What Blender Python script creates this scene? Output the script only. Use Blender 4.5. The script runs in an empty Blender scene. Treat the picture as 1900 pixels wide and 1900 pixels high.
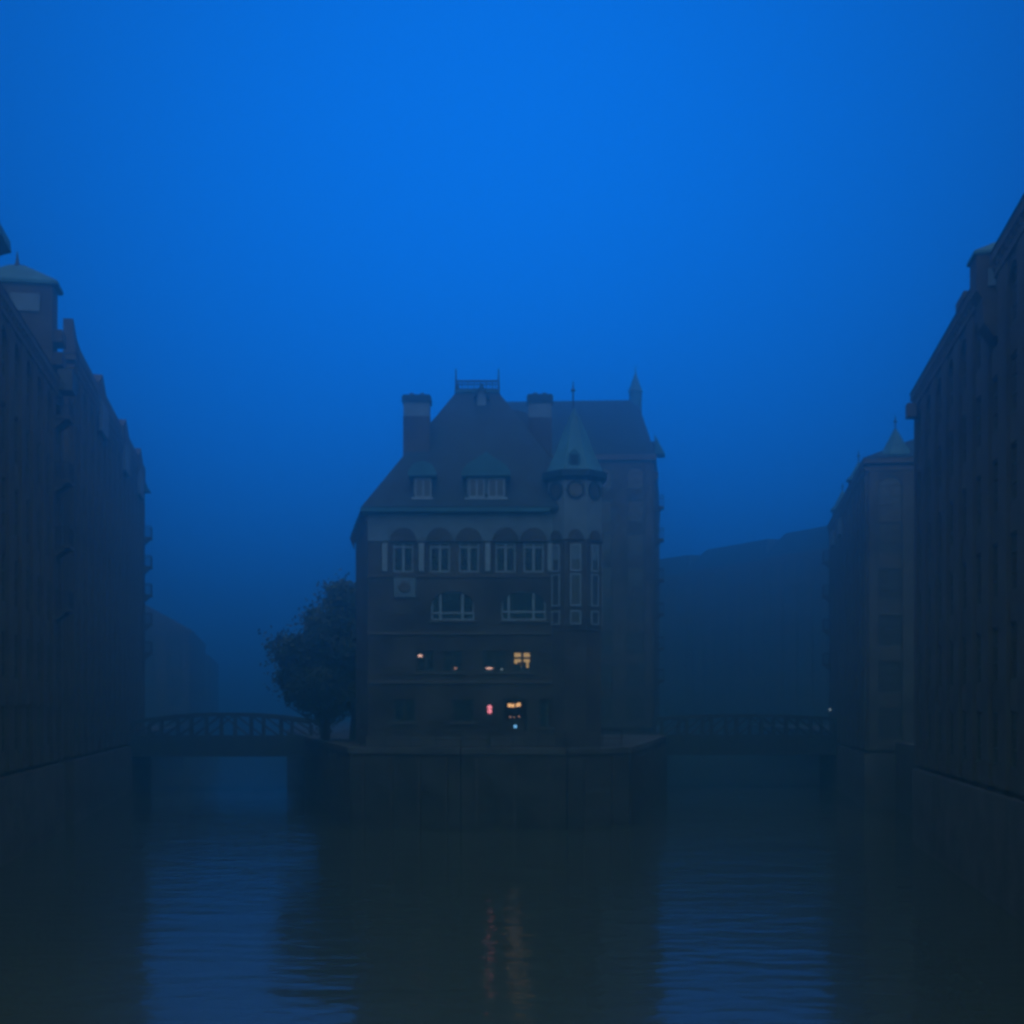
import bpy, bmesh, math, random
from mathutils import Matrix, Vector
random.seed(7)
R = math.radians
S = bpy.context.scene
COL = S.collection

# ------------------------------------------------------------------ camera
ZC = 7.0                       # eye height above the water
FPX = 2571.0                   # focal length in photo pixels (1900 wide)
HZ = 1320.0                    # horizon row of the photo
cam = bpy.data.cameras.new('camera'); camo = bpy.data.objects.new('camera', cam); COL.objects.link(camo)
camo.location = (0, 0, ZC); camo.rotation_euler = (R(90), 0, 0)
cam.sensor_width = 36.0; cam.lens = 36.0 * FPX / 1900.0
cam.shift_y = (HZ - 950.0) / 1900.0
cam.clip_start = 0.1; cam.clip_end = 5000
S.camera = camo

# ------------------------------------------------------------------ sky
SKY_L, SKY_LOBE, SKY_POW = 0.31, 0.74, 14.0
w = bpy.data.worlds.new('World'); S.world = w; w.use_nodes = True
nt = w.node_tree; nt.nodes.clear()
def N(tree, t, **kw):
    n = tree.nodes.new(t)
    for k, v in kw.items(): setattr(n, k, v)
    return n
def mth(tree, op, a, b=None, c=None, clamp=False):
    n = N(tree, 'ShaderNodeMath', operation=op); n.use_clamp = clamp
    for i, v in enumerate((a, b, c)):
        if v is None: continue
        if isinstance(v, (int, float)): n.inputs[i].default_value = v
        else: tree.links.new(v, n.inputs[i])
    return n.outputs[0]
tc = N(nt, 'ShaderNodeTexCoord')
dot = N(nt, 'ShaderNodeVectorMath', operation='DOT_PRODUCT')
GE, GA = R(20), R(-1.0)        # the brightest part of the foggy dusk sky
dot.inputs[1].default_value = (math.sin(GA)*math.cos(GE), math.cos(GA)*math.cos(GE), math.sin(GE))
nt.links.new(tc.outputs['Generated'], dot.inputs[0])
lobe = mth(nt, 'POWER', mth(nt, 'MAXIMUM', dot.outputs['Value'], 0.0), SKY_POW)
lum = mth(nt, 'MULTIPLY_ADD', lobe, SKY_LOBE, SKY_L)
sepz = N(nt, 'ShaderNodeSeparateXYZ'); nt.links.new(tc.outputs['Generated'], sepz.inputs[0])
hzn = N(nt, 'ShaderNodeMapRange', interpolation_type='SMOOTHSTEP')     # dense fog: the sky sinks away towards the horizon
for k_, v_ in zip(('From Min', 'From Max', 'To Min', 'To Max'), (-0.03, 0.125, 0.20, 1.0)): hzn.inputs[k_].default_value = v_
nt.links.new(sepz.outputs[2], hzn.inputs['Value']); lum = mth(nt, 'MULTIPLY', lum, hzn.outputs[0])
cm = N(nt, 'ShaderNodeVectorMath', operation='SCALE')
cm.inputs[0].default_value = (0.0005, 0.198, 0.98)
nt.links.new(lum, cm.inputs['Scale'])
bg = N(nt, 'ShaderNodeBackground'); bg.inputs['Strength'].default_value = 0.84
nt.links.new(cm.outputs[0], bg.inputs['Color'])
wo = N(nt, 'ShaderNodeOutputWorld'); nt.links.new(bg.outputs[0], wo.inputs['Surface'])

# ------------------------------------------------------------------ very soft warm fill light, added behind the camera to lift dark walls
sl = bpy.data.lights.new('fill_sun', 'SUN'); sl.energy = 1.15; sl.angle = R(116); sl.color = (1.0, 0.98, 0.88)
so = bpy.data.objects.new('fill_sun', sl); COL.objects.link(so)
so.rotation_euler = (R(34), 0, R(4))

S.view_settings.view_transform = 'Standard'; S.view_settings.look = 'None'
S.view_settings.exposure = 0.15; S.view_settings.gamma = 1.0
S.cycles.use_denoising = True
S.cycles.filter_width = 3.2
S.cycles.max_bounces = 5; S.cycles.diffuse_bounces = 2; S.cycles.glossy_bounces = 3; S.cycles.volume_bounces = 1
S.cycles.caustics_reflective = False; S.cycles.caustics_refractive = False
HAZE_DENSITY, HAZE_G = 0.0075, 0.88

# ------------------------------------------------------------------ materials
MATS = {}
def mat(name, col, rough=0.8, var=0.25, scale=1.5, bump=0.15, metal=0.0, detail=6.0, spec=0.3, streak=0.0):
    m = bpy.data.materials.new(name); m.use_nodes = True; t = m.node_tree
    b = t.nodes['Principled BSDF']; b.inputs['Roughness'].default_value = rough
    b.inputs['Metallic'].default_value = metal; b.inputs['Specular IOR Level'].default_value = spec
    tc = N(t, 'ShaderNodeTexCoord'); n1 = N(t, 'ShaderNodeTexNoise')
    mp = N(t, 'ShaderNodeMapping'); t.links.new(tc.outputs['Object'], mp.inputs[0])
    if streak: mp.inputs['Scale'].default_value = (1, 1, streak)
    n1.inputs['Scale'].default_value = scale; n1.inputs['Detail'].default_value = detail
    t.links.new(mp.outputs[0], n1.inputs['Vector'])
    cr = N(t, 'ShaderNodeValToRGB')
    cr.color_ramp.elements[0].position = 0.3; cr.color_ramp.elements[1].position = 0.72
    cr.color_ramp.elements[0].color = tuple(c*(1-var) for c in col) + (1,)
    cr.color_ramp.elements[1].color = tuple(min(1, c*(1+var)) for c in col) + (1,)
    t.links.new(n1.outputs['Fac'], cr.inputs[0]); t.links.new(cr.outputs[0], b.inputs['Base Color'])
    if bump:
        n2 = N(t, 'ShaderNodeTexNoise'); n2.inputs['Scale'].default_value = scale*8
        t.links.new(tc.outputs['Object'], n2.inputs['Vector'])
        bp = N(t, 'ShaderNodeBump'); bp.inputs['Strength'].default_value = bump; bp.inputs['Distance'].default_value = 0.03
        t.links.new(n2.outputs['Fac'], bp.inputs['Height']); t.links.new(bp.outputs[0], b.inputs['Normal'])
    MATS[name] = m; return m
def brick_mat(name, c1, c2, mortar):
    m = bpy.data.materials.new(name); m.use_nodes = True; t = m.node_tree; b = t.nodes['Principled BSDF']
    b.inputs['Roughness'].default_value = 0.85; b.inputs['Specular IOR Level'].default_value = 0.25
    geo = N(t, 'ShaderNodeTexCoord'); sep = N(t, 'ShaderNodeSeparateXYZ'); t.links.new(geo.outputs['Object'], sep.inputs[0])
    comb = N(t, 'ShaderNodeCombineXYZ')
    t.links.new(mth(t, 'ADD', sep.outputs[0], sep.outputs[1]), comb.inputs[0]); t.links.new(sep.outputs[2], comb.inputs[1])
    br = N(t, 'ShaderNodeTexBrick'); br.inputs['Scale'].default_value = 1.0
    br.inputs['Brick Width'].default_value = 0.26; br.inputs['Row Height'].default_value = 0.085; br.inputs['Mortar Size'].default_value = 0.012
    br.inputs['Color1'].default_value = c1 + (1,); br.inputs['Color2'].default_value = c2 + (1,); br.inputs['Mortar'].default_value = mortar + (1,)
    t.links.new(comb.outputs[0], br.inputs['Vector'])
    nz = N(t, 'ShaderNodeTexNoise'); nz.inputs['Scale'].default_value = 0.45; nz.inputs['Detail'].default_value = 8
    t.links.new(geo.outputs['Object'], nz.inputs['Vector'])
    cr = N(t, 'ShaderNodeValToRGB'); cr.color_ramp.elements[0].position = 0.3; cr.color_ramp.elements[1].position = 0.75
    cr.color_ramp.elements[0].color = (0.45, 0.45, 0.45, 1); cr.color_ramp.elements[1].color = (1.2, 1.2, 1.2, 1)
    t.links.new(nz.outputs['Fac'], cr.inputs[0])
    mx = N(t, 'ShaderNodeMix', data_type='RGBA', blend_type='MULTIPLY'); mx.inputs[0].default_value = 1.0
    t.links.new(br.outputs['Color'], mx.inputs[6]); t.links.new(cr.outputs[0], mx.inputs[7]); t.links.new(mx.outputs[2], b.inputs['Base Color'])
    bp = N(t, 'ShaderNodeBump'); bp.inputs['Strength'].default_value = 0.4; bp.inputs['Distance'].default_value = 0.01; bp.invert = True
    t.links.new(br.outputs['Fac'], bp.inputs['Height']); t.links.new(bp.outputs[0], b.inputs['Normal'])
    MATS[name] = m; return m
brick_mat('brick', (0.112, 0.112, 0.092), (0.092, 0.092, 0.078), (0.11, 0.112, 0.10))
brick_mat('brick_dark', (0.086, 0.086, 0.070), (0.070, 0.070, 0.058), (0.086, 0.088, 0.078))
mat('plaster', (0.13, 0.21, 0.265), 0.85, 0.18, 0.9, 0.1)
mat('white_paint', (0.23, 0.34, 0.41), 0.55, 0.12, 2.0, 0.05)
mat('slate', (0.006, 0.032, 0.046), 0.6, 0.35, 1.2, 0.3)
mat('copper', (0.035, 0.155, 0.205), 0.65, 0.3, 0.8, 0.12, streak=0.35)
mat('granite', (0.092, 0.096, 0.088), 0.85, 0.35, 0.7, 0.3)
mat('sandstone', (0.105, 0.105, 0.092), 0.85, 0.25, 0.8, 0.2)
mat('iron', (0.035, 0.040, 0.042), 0.55, 0.3, 3.0, 0.1, metal=0.3)
mat('iron_green', (0.055, 0.075, 0.065), 0.55, 0.3, 3.0, 0.1, metal=0.2)
mat('paving', (0.065, 0.066, 0.06), 0.9, 0.3, 0.6, 0.2)
mat('asphalt', (0.05, 0.05, 0.05), 0.9, 0.3, 1.0, 0.2)
mat('bark', (0.06, 0.045, 0.035), 0.9, 0.3, 3.0, 0.4)
mat('leaf', (0.045, 0.075, 0.028), 0.6, 0.45, 0.8, 0.0)
mat('room', (0.035, 0.030, 0.027), 0.9, 0.2, 1.0, 0.0)
mat('curtain', (0.45, 0.36, 0.24), 0.9, 0.2, 2.0, 0.1)
mat('wood', (0.078, 0.072, 0.058), 0.6, 0.3, 2.0, 0.1)
mat('glass_dark', (0.065, 0.068, 0.06), 0.2, 0.3, 0.5, 0.0, spec=0.6)
def glass_mat():
    m = bpy.data.materials.new('glass'); m.use_nodes = True; t = m.node_tree; t.nodes.clear()
    o = N(t, 'ShaderNodeOutputMaterial'); mx = N(t, 'ShaderNodeMixShader'); tr = N(t, 'ShaderNodeBsdfTransparent'); gl = N(t, 'ShaderNodeBsdfGlossy')
    gl.inputs['Roughness'].default_value = 0.06; gl.inputs['Color'].default_value = (0.9, 0.9, 0.9, 1)
    fr = N(t, 'ShaderNodeFresnel'); fr.inputs['IOR'].default_value = 1.5
    nz = N(t, 'ShaderNodeTexNoise'); nz.inputs['Scale'].default_value = 1.3
    bp = N(t, 'ShaderNodeBump'); bp.inputs['Strength'].default_value = 0.06; t.links.new(nz.outputs['Fac'], bp.inputs['Height'])
    t.links.new(bp.outputs[0], gl.inputs['Normal'])
    tr.inputs['Color'].default_value = (0.85, 0.88, 0.88, 1)
    t.links.new(fr.outputs[0], mx.inputs[0]); t.links.new(tr.outputs[0], mx.inputs[1]); t.links.new(gl.outputs[0], mx.inputs[2])
    t.links.new(mx.outputs[0], o.inputs['Surface']); MATS['glass'] = m
glass_mat()
def glow(name, col, strength):
    m = bpy.data.materials.new(name); m.use_nodes = True; t = m.node_tree; b = t.nodes['Principled BSDF']
    b.inputs['Base Color'].default_value = (0.3, 0.3, 0.3, 1); b.inputs['Emission Color'].default_value = col + (1,)
    nz = N(t, 'ShaderNodeTexNoise'); nz.inputs['Scale'].default_value = 4.0
    t.links.new(mth(t, 'MULTIPLY_ADD', nz.outputs['Fac'], strength*0.8, strength*0.6), b.inputs['Emission Strength'])
    MATS[name] = m
glow('lamp_warm', (1.0, 0.52, 0.20), 1.3)
glow('lamp_pink', (1.0, 0.55, 0.42), 1.5)
glow('lamp_dim', (1.0, 0.5, 0.35), 0.5)
glow('lamp_red', (1.0, 0.24, 0.30), 1.35)
glow('lamp_blue', (0.18, 0.55, 1.0), 1.3)
glow('lamp_white', (0.6, 0.8, 0.9), 0.5)
glow('glow_curtain', (1.0, 0.60, 0.22), 0.62)
def water_mat():
    m = bpy.data.materials.new('water'); m.use_nodes = True; t = m.node_tree; b = t.nodes['Principled BSDF']
    b.inputs['Base Color'].default_value = (0.050, 0.060, 0.042, 1); b.inputs['Specular Tint'].default_value = (0.75, 1.0, 0.75, 1); b.inputs['Roughness'].default_value = 0.09; b.inputs['IOR'].default_value = 1.333
    tc = N(t, 'ShaderNodeTexCoord')
    def wave(sx, sy, det):
        mp = N(t, 'ShaderNodeMapping'); mp.inputs['Scale'].default_value = (sx, sy, 1); t.links.new(tc.outputs['Object'], mp.inputs[0])
        n = N(t, 'ShaderNodeTexNoise'); n.inputs['Scale'].default_value = 1.0; n.inputs['Detail'].default_value = det; n.inputs['Roughness'].default_value = 0.45
        t.links.new(mp.outputs[0], n.inputs['Vector']); return n.outputs['Fac']
    big = wave(0.10, 0.28, 2.0); mid = wave(0.55, 1.1, 2.0); small = wave(2.0, 4.0, 2.0)
    h = mth(t, 'MULTIPLY_ADD', mid, 0.45, mth(t, 'MULTIPLY', big, 0.62)); h = mth(t, 'MULTIPLY_ADD', small, 0.07, h)
    bp = N(t, 'ShaderNodeBump'); bp.inputs['Strength'].default_value = 1.0; bp.inputs['Distance'].default_value = 0.10
    t.links.new(h, bp.inputs['Height']); t.links.new(bp.outputs[0], b.inputs['Normal'])
    MATS['water'] = m
water_mat()

# ------------------------------------------------------------------ mesh helpers
class MB:
    def __init__(s): s.v = []; s.f = []
    def add(s, vs, fs):
        o = len(s.v); s.v += [tuple(p) for p in vs]; s.f += [tuple(i+o for i in f) for f in fs]; return s
    def box(s, x0, x1, y0, y1, z0, z1):
        return s.add([(x0,y0,z0),(x1,y0,z0),(x1,y1,z0),(x0,y1,z0),(x0,y0,z1),(x1,y0,z1),(x1,y1,z1),(x0,y1,z1)],
                     [(0,3,2,1),(4,5,6,7),(0,1,5,4),(1,2,6,5),(2,3,7,6),(3,0,4,7)])
    def prism(s, poly, z0, z1):               # plan polygon, counter-clockwise
        n = len(poly); vs = [(p[0],p[1],z0) for p in poly] + [(p[0],p[1],z1) for p in poly]
        return s.add(vs, [tuple(range(n-1,-1,-1)), tuple(range(n,2*n))] + [(i,(i+1)%n,n+(i+1)%n,n+i) for i in range(n)])
    def extr(s, poly, y0, y1):                # polygon in x,z pushed along y
        n = len(poly); vs = [(p[0],y0,p[1]) for p in poly] + [(p[0],y1,p[1]) for p in poly]
        return s.add(vs, [tuple(range(n)), tuple(range(2*n-1,n-1,-1))] + [(i,n+i,n+(i+1)%n,(i+1)%n) for i in range(n)])
    def extx(s, poly, x0, x1):                # polygon in y,z pushed along x
        n = len(poly); vs = [(x0,p[0],p[1]) for p in poly] + [(x1,p[0],p[1]) for p in poly]
        return s.add(vs, [tuple(range(n-1,-1,-1)), tuple(range(n,2*n))] + [(i,(i+1)%n,n+(i+1)%n,n+i) for i in range(n)])
    def loft(s, rings):                       # list of equally long rings
        n = len(rings[0]); vs = [p for r in rings for p in r]; fs = []
        for k in range(len(rings)-1):
            for i in range(n): fs.append((k*n+i, k*n+(i+1)%n, (k+1)*n+(i+1)%n, (k+1)*n+i))
        fs += [tuple(range(n-1,-1,-1)), tuple((len(rings)-1)*n+i for i in range(n))]
        return s.add(vs, fs)
    def lathe(s, cx, cy, prof, n=16, a0=0.0): # prof: (radius, z)
        return s.loft([[(cx+r*math.cos(a0+2*math.pi*i/n), cy+r*math.sin(a0+2*math.pi*i/n), z) for i in range(n)] for r, z in prof])
    def tube(s, p, q, r, n=6, r2=None):
        p, q = Vector(p), Vector(q); d = (q-p).normalized(); a = d.orthogonal().normalized(); b = d.cross(a)
        r2 = r if r2 is None else r2
        return s.loft([[p+(a*math.cos(2*math.pi*i/n)+b*math.sin(2*math.pi*i/n))*r for i in range(n)],
                       [q+(a*math.cos(2*math.pi*i/n)+b*math.sin(2*math.pi*i/n))*r2 for i in range(n)]])
    def mesh(s, name, m):
        me = bpy.data.meshes.new(name); me.from_pydata(s.v, [], s.f); me.materials.append(MATS[m]); me.update()
        bm = bmesh.new(); bm.from_mesh(me); bmesh.ops.recalc_face_normals(bm, faces=bm.faces); bm.to_mesh(me); bm.free(); return me
    def build(s, name, m, parent=None): return place(name, s.mesh(name, m), parent)
def place(name, me, parent=None, loc=None, rz=0.0):
    o = bpy.data.objects.new(name, me); COL.objects.link(o)
    if parent is not None:
        o.parent = parent
        if loc is None and parent.get('world_built'):   # mesh written in world coordinates
            o.matrix_parent_inverse = Matrix.Translation(-Vector(parent['world_built']))
    if loc is not None: o.location = loc; o.rotation_euler = (0, 0, rz)
    return o
def tag(o, label, cat, group=None, kind=None):
    if label: o['label'] = label
    if cat: o['category'] = cat
    if group: o['group'] = group
    if kind: o['kind'] = kind
    return o
def thing(name, label, cat, loc=(0,0,0), rz=0.0, group=None, world=False):
    o = bpy.data.objects.new(name, None); COL.objects.link(o); o.location = loc; o.rotation_euler = (0,0,rz); o.empty_display_size = 0.5
    if world: o['world_built'] = list(loc)
    return tag(o, label, cat, group)
def W(x, y, Y):                                # photo pixel at depth Y -> world
    return Vector(((x-950.0)*Y/FPX, Y, ZC+(HZ-y)*Y/FPX))
CACHE = {}
def cached(key, fn):
    if key not in CACHE: CACHE[key] = fn()
    return CACHE[key]
def arch_pts(w_, h, n=10): return [(-w_/2*math.cos(math.pi*i/n), h*math.sin(math.pi*i/n)) for i in range(n+1)]

# ------------------------------------------------------------------ setting: water, banks, peninsula
QZ = 4.8
LA, LB = -12.4, -0.175                          # left bank line X = LA + LB*Y
RA, RB = 10.04, 0.157                           # right bank line
def lx(Y): return LA + LB*Y
def rx(Y): return RA + RB*Y
o = MB().add([(-800,-300,0),(800,-300,0),(800,1300,0),(-800,1300,0)], [(0,1,2,3)]).build('water', 'water'); tag(o, None, None, kind='structure')
def ground(name, poly, z0=-1.2, z1=QZ):
    o = MB().prism(poly, z0, z1).build(name, 'paving'); o['kind'] = 'structure'; return o
ground('ground_left', [(lx(-20)-0.8,-20),(lx(420)-0.8,420),(-700,420),(-700,-20)][::-1])
ground('ground_right', [(rx(-20)+0.8,-20),(700,-20),(700,420),(rx(170)+8,420),(rx(160)+0.8,150)])
PEN = [(-9.6,84.0),(-3.0,82.2),(3.2,82.2),(7.0,84.6),(13.9,127),(20.5,190),(24,300),(-46,300),(-26,160),(-18.0,122)]
ground('peninsula', PEN)
ground('ground_far', [(-700,420),(700,420),(700,1250),(-700,1250)])

# quay wall round the tip: stone courses as real blocks with a coping
def quay(name, label, pts, top=QZ, cop=True):
    base = (sum(p[0] for p in pts)/len(pts), sum(p[1] for p in pts)/len(pts), 0)
    t = thing(name, label, 'quay wall', base, world=True)
    for (ax, ay), (bx, by) in zip(pts[:-1], pts[1:]):
        d = Vector((bx-ax, by-ay, 0)); L = d.length; d.normalize(); n = Vector((d.y, -d.x, 0))
        def q(u, v, z): p = Vector((ax, ay, 0))+d*u+n*v; return (p.x, p.y, z)
        def blk(m, u0, u1, v0, v1, z0, z1):
            m.add([q(u0,v0,z0),q(u1,v0,z0),q(u1,v1,z0),q(u0,v1,z0),q(u0,v0,z1),q(u1,v0,z1),q(u1,v1,z1),q(u0,v1,z1)],
                  [(0,3,2,1),(4,5,6,7),(0,1,5,4),(1,2,6,5),(2,3,7,6),(3,0,4,7)])
        m = MB(); blk(m, 0, L, 0.0, 0.24, -1.0, top-0.36); m.build('wall_face', 'brick_dark', t)
        k = max(1, round(L/2.2))
        for i in range(k):
            m = MB(); blk(m, L*i/k+0.012, L*(i+1)/k-0.012, -0.5, 0.34, top-0.34, top+0.02+random.uniform(0,0.012)); m.build('coping_stone', 'granite', t)
        k = max(1, round(L/1.9))
        for i in range(k):
            u = L*(i+0.5)/k+random.uniform(-0.15,0.15); m = MB(); blk(m, u-0.11, u+0.11, 0.242, 0.36, -1.0, top-0.5-random.uniform(0,0.5)); m.build('fender_timber', 'wood', t)
    return t
quay('quay_wall', 'brick quay wall with stone coping round the tip of the island', PEN[:5] )
quay('quay_wall', 'brick quay wall along the left side of the island below the tree', [PEN[9], PEN[0]])

# ------------------------------------------------------------------ warehouses
def win_mesh(w_, h):
    def f():
        m = MB(); t = 0.09; y0, y1 = -0.08, -0.01
        m.box(-w_/2, -w_/2+t, y0, y1, 0, h).box(w_/2-t, w_/2, y0, y1, 0, h).box(-w_/2+t, w_/2-t, y0, y1, 0, t).box(-w_/2+t, w_/2-t, y0, y1, h-t, h)
        m.box(-0.03, 0.03, y0+0.01, y1, t, h-t)
        for k in (1, 2): m.box(-w_/2+t, -0.03, y0+0.015, y1, h*k/3-0.025, h*k/3+0.025); m.box(0.03, w_/2-t, y0+0.015, y1, h*k/3-0.025, h*k/3+0.025)
        p = MB().add([(-w_/2+t,-0.035,t),(w_/2-t,-0.035,t),(w_/2-t,-0.035,h-t),(-w_/2+t,-0.035,h-t)], [(0,1,2,3)])
        return m.mesh('window', 'iron_green'), p.mesh('pane', 'glass_dark')
    return cached(('win', round(w_,2), round(h,2)), f)
def arch_mesh(w_, h, y0, y1, matname):
    def f():
        a = arch_pts(w_, h*0.72); n = len(a); m = MB()
        poly = [(x, z) for x, z in a]
        # the wall left over above the arch, as strips
        for i in range(n-1):
            (xa, za), (xb, zb) = poly[i], poly[i+1]
            m.extr([(xa, za), (xb, zb), (xb, h), (xa, h)], y0, y1)
        return m.mesh('arch', matname)
    return cached(('arch', round(w_,2), round(h,2), matname), f)
def facade(root, wall, ox, oy, ang, L, z0, z1, bays, storeys, mname='brick', parts=True, skip=()):
    """one face: local u along the wall, v outwards (negative)."""
    c, s = math.cos(ang), math.sin(ang)
    def T(u, v, z): return (ox+u*c-v*s, oy+u*s+v*c, z)
    def bx(m, u0, u1, v0, v1, a, b):
        m.add([T(u0,v0,a),T(u1,v0,a),T(u1,v1,a),T(u0,v1,a),T(u0,v0,b),T(u1,v0,b),T(u1,v1,b),T(u0,v1,b)],
              [(0,3,2,1),(4,5,6,7),(0,1,5,4),(1,2,6,5),(2,3,7,6),(3,0,4,7)])
    bw = L/bays; pw = bw*0.22; sh = (z1-z0)/storeys; ww = bw-2*pw; wh = sh*0.66
    pil = cached(('pil', round(pw,2), round(z1-z0,2), mname), lambda: MB().box(-pw, pw, -0.26, 0.0, 0, z1-z0).mesh('pilaster', mname))
    half = cached(('pilh', round(pw,2), round(z1-z0,2), mname), lambda: MB().box(0, pw, -0.26, 0.0, 0, z1-z0).mesh('pilaster', mname))
    for b in range(bays+1):
        if b == 0: place('pilaster', half, root, T(0,0,z0), ang)
        elif b == bays: place('pilaster', half, root, T(L-pw,0,z0), ang)
        else: place('pilaster', pil, root, T(b*bw,0,z0), ang)
    for b in range(bays):
        u = (b+0.5)*bw
        for k in range(storeys):
            zb = z0+k*sh
            bx(wall, u-ww/2, u+ww/2, -0.13, 0, zb, zb+sh*0.24)       # spandrel below the window
            if (b, k) in skip: continue
            if k < storeys-1:
                bx(wall, u-ww/2, u+ww/2, -0.13, 0, zb+sh*0.24+wh, zb+sh)
            wm, pm = win_mesh(ww, wh)
            wo = place('window', wm, root, T(u,0,zb+sh*0.24), ang)
            pn = bpy.data.objects.new('pane', pm); COL.objects.link(pn); pn.parent = wo
            if k == storeys-1:
                place('arch', arch_mesh(ww, sh*0.10+wh*0.4, -0.2, -0.09, mname), root, T(u,0,zb+sh*0.24+wh*0.6), ang)
    return T
def balcony(root, T, ang, u, z, depth=0.9, wd=1.9, hood=False):
    def slab():
        return MB().box(-wd/2, wd/2, -depth-0.2, -0.2, -0.16, 0).extx([(-0.2,-0.16),(-depth*0.8-0.2,-0.16),(-0.2,-0.75)], -wd/2+0.1, -wd/2+0.25).extx([(-0.2,-0.16),(-depth*0.8-0.2,-0.16),(-0.2,-0.75)], wd/2-0.25, wd/2-0.1).mesh('balcony', 'granite')
    def rail():
        m = MB(); y = -depth-0.15
        m.tube((-wd/2,y,1.0),(wd/2,y,1.0),0.035).tube((-wd/2,y,0.55),(wd/2,y,0.55),0.025)
        for s_ in (-1, 1):
            m.tube((s_*wd/2,y,1.0),(s_*wd/2,-0.2,1.0),0.035)
        for i in range(9): m.tube((-wd/2+wd*i/8,y,0),(-wd/2+wd*i/8,y,1.0),0.022,4)
        for i in range(1,4):
            for s_ in (-1,1): m.tube((s_*wd/2,y+depth*i/4,0),(s_*wd/2,y+depth*i/4,1.0),0.022,4)
        return m.mesh('railing', 'iron')
    b = place('balcony', cached(('bal',depth,wd), slab), root, T(u,0,z), ang)
    r = bpy.data.objects.new('railing', cached(('rail',depth,wd), rail)); COL.objects.link(r); r.parent = b
    return b
def warehouse(label, loc, rz, L, D, z0, eave, ridge, bays, storeys, ends=(0,0), roof='gable', group=None, inset=3.0, roofm='slate', windows=True):
    t = thing('warehouse', label, 'warehouse', (loc[0], loc[1], 0), rz, group)
    wall = MB(); wall.box(0, L, 0, D, -1.0, eave)
    T = facade(t, wall, 0, 0, 0, L, z0, eave-0.9, bays, storeys) if windows else None
    TE = {}
    if ends[0]: TE[0] = facade(t, wall, 0, D, -math.pi/2, D, z0, eave-0.9, ends[0], storeys)
    if ends[1]: TE[1] = facade(t, wall, L, 0, math.pi/2, D, z0, eave-0.9, ends[1], storeys)
    wall.build('wall', 'brick', t)
    m = MB().box(-0.32, L+0.32, -0.32, D+0.32, -0.9, z0-0.25); m.build('plinth', 'granite', t)
    m = MB().box(-0.4, L+0.4, -0.4, D+0.4, eave-0.35, eave+0.02).box(-0.3, L+0.3, -0.3, D+0.3, eave-0.88, eave-0.6)
    for i in range(int(L/0.8)): m.box(i*0.8+0.2, i*0.8+0.55, -0.36, -0.02, eave-0.6, eave-0.35)
    m.build('cornice', 'sandstone', t)
    e = 0.45
    if roof == 'gable':
        m = MB().extx([(-e,eave+0.03),(D+e,eave+0.03),(D/2,ridge)], 0.5, L-0.5); rf = m.build('roof', roofm, t)
        for x in (0, L-0.5):
            MB().extx([(-0.35,eave+0.03),(D+0.35,eave+0.03),(D/2+0.3,ridge+0.5),(D/2-0.3,ridge+0.5)], x, x+0.5).build('gable', 'brick', t)
    else:
        i_ = inset
        m = MB().loft([[(-e,-e,eave+0.03),(L+e,-e,eave+0.03),(L+e,D+e,eave+0.03),(-e,D+e,eave+0.03)],
                       [(i_,i_,ridge),(L-i_,i_,ridge),(L-i_,D-i_,ridge),(i_,D-i_,ridge)]]); rf = m.build('roof', roofm, t)
    return t, T, TE, rf
def turret(root, cx, cy, r, z0, z1, zt, zf, n=8, m1='brick', m2='copper'):
    tw = MB().lathe(cx, cy, [(r*0.4,z0-r*1.4),(r*0.95,z0),(r,z0+0.01),(r,z1)], n, math.pi/n).build('turret', m1, root)
    MB().lathe(cx, cy, [(r*1.22,z1),(r*1.25,z1+0.1),(r*0.8,z1+(zt-z1)*0.3),(r*0.06,zt)], n, math.pi/n).build('spire', m2, tw)
    MB().lathe(cx, cy, [(0.05,zt-0.2),(0.05,zt+(zf-zt)*0.4),(0.16,zt+(zf-zt)*0.5),(0.05,zt+(zf-zt)*0.6),(0.015,zf)], 8).build('finial', 'iron', tw)
    return tw
def hoist_bay(root, u0, u1, z0, z1, zt, out=1.0, wz=None, hip=True):
    """projecting loading dormer above the canal with a copper roof and one pale window band"""
    b = MB().box(u0, u1, -out, 3.5, z0, z1).loft([[(u0,-0.26,z0-1.6),(u1,-0.26,z0-1.6),(u1,0.2,z0-1.6),(u0,0.2,z0-1.6)],[(u0,-out,z0),(u1,-out,z0),(u1,0.2,z0),(u0,0.2,z0)]]).build('hoist_bay', 'brick', root)
    o_ = 0.4; c = (u0+u1)/2
    MB().loft([[(u0-o_,-out-o_,z1+0.01),(u1+o_,-out-o_,z1+0.01),(u1+o_,3.9,z1+0.01),(u0-o_,3.9,z1+0.01)],
               [(u0-o_,-out-o_,z1+0.2),(u1+o_,-out-o_,z1+0.2),(u1+o_,3.9,z1+0.2),(u0-o_,3.9,z1+0.2)],
               [(c-0.5,1.0,zt),(c+0.5,1.0,zt),(c+0.5,2.4,zt),(c-0.5,2.4,zt)]]).build('bay_roof', 'copper', b)
    return b

uL = math.atan2(1, LB); nL = math.hypot(1, LB)
def left_at(Y, back=0.0):
    return (lx(Y), Y)
uR = math.atan2(-1, -RB); nR = math.hypot(1, RB)
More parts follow.
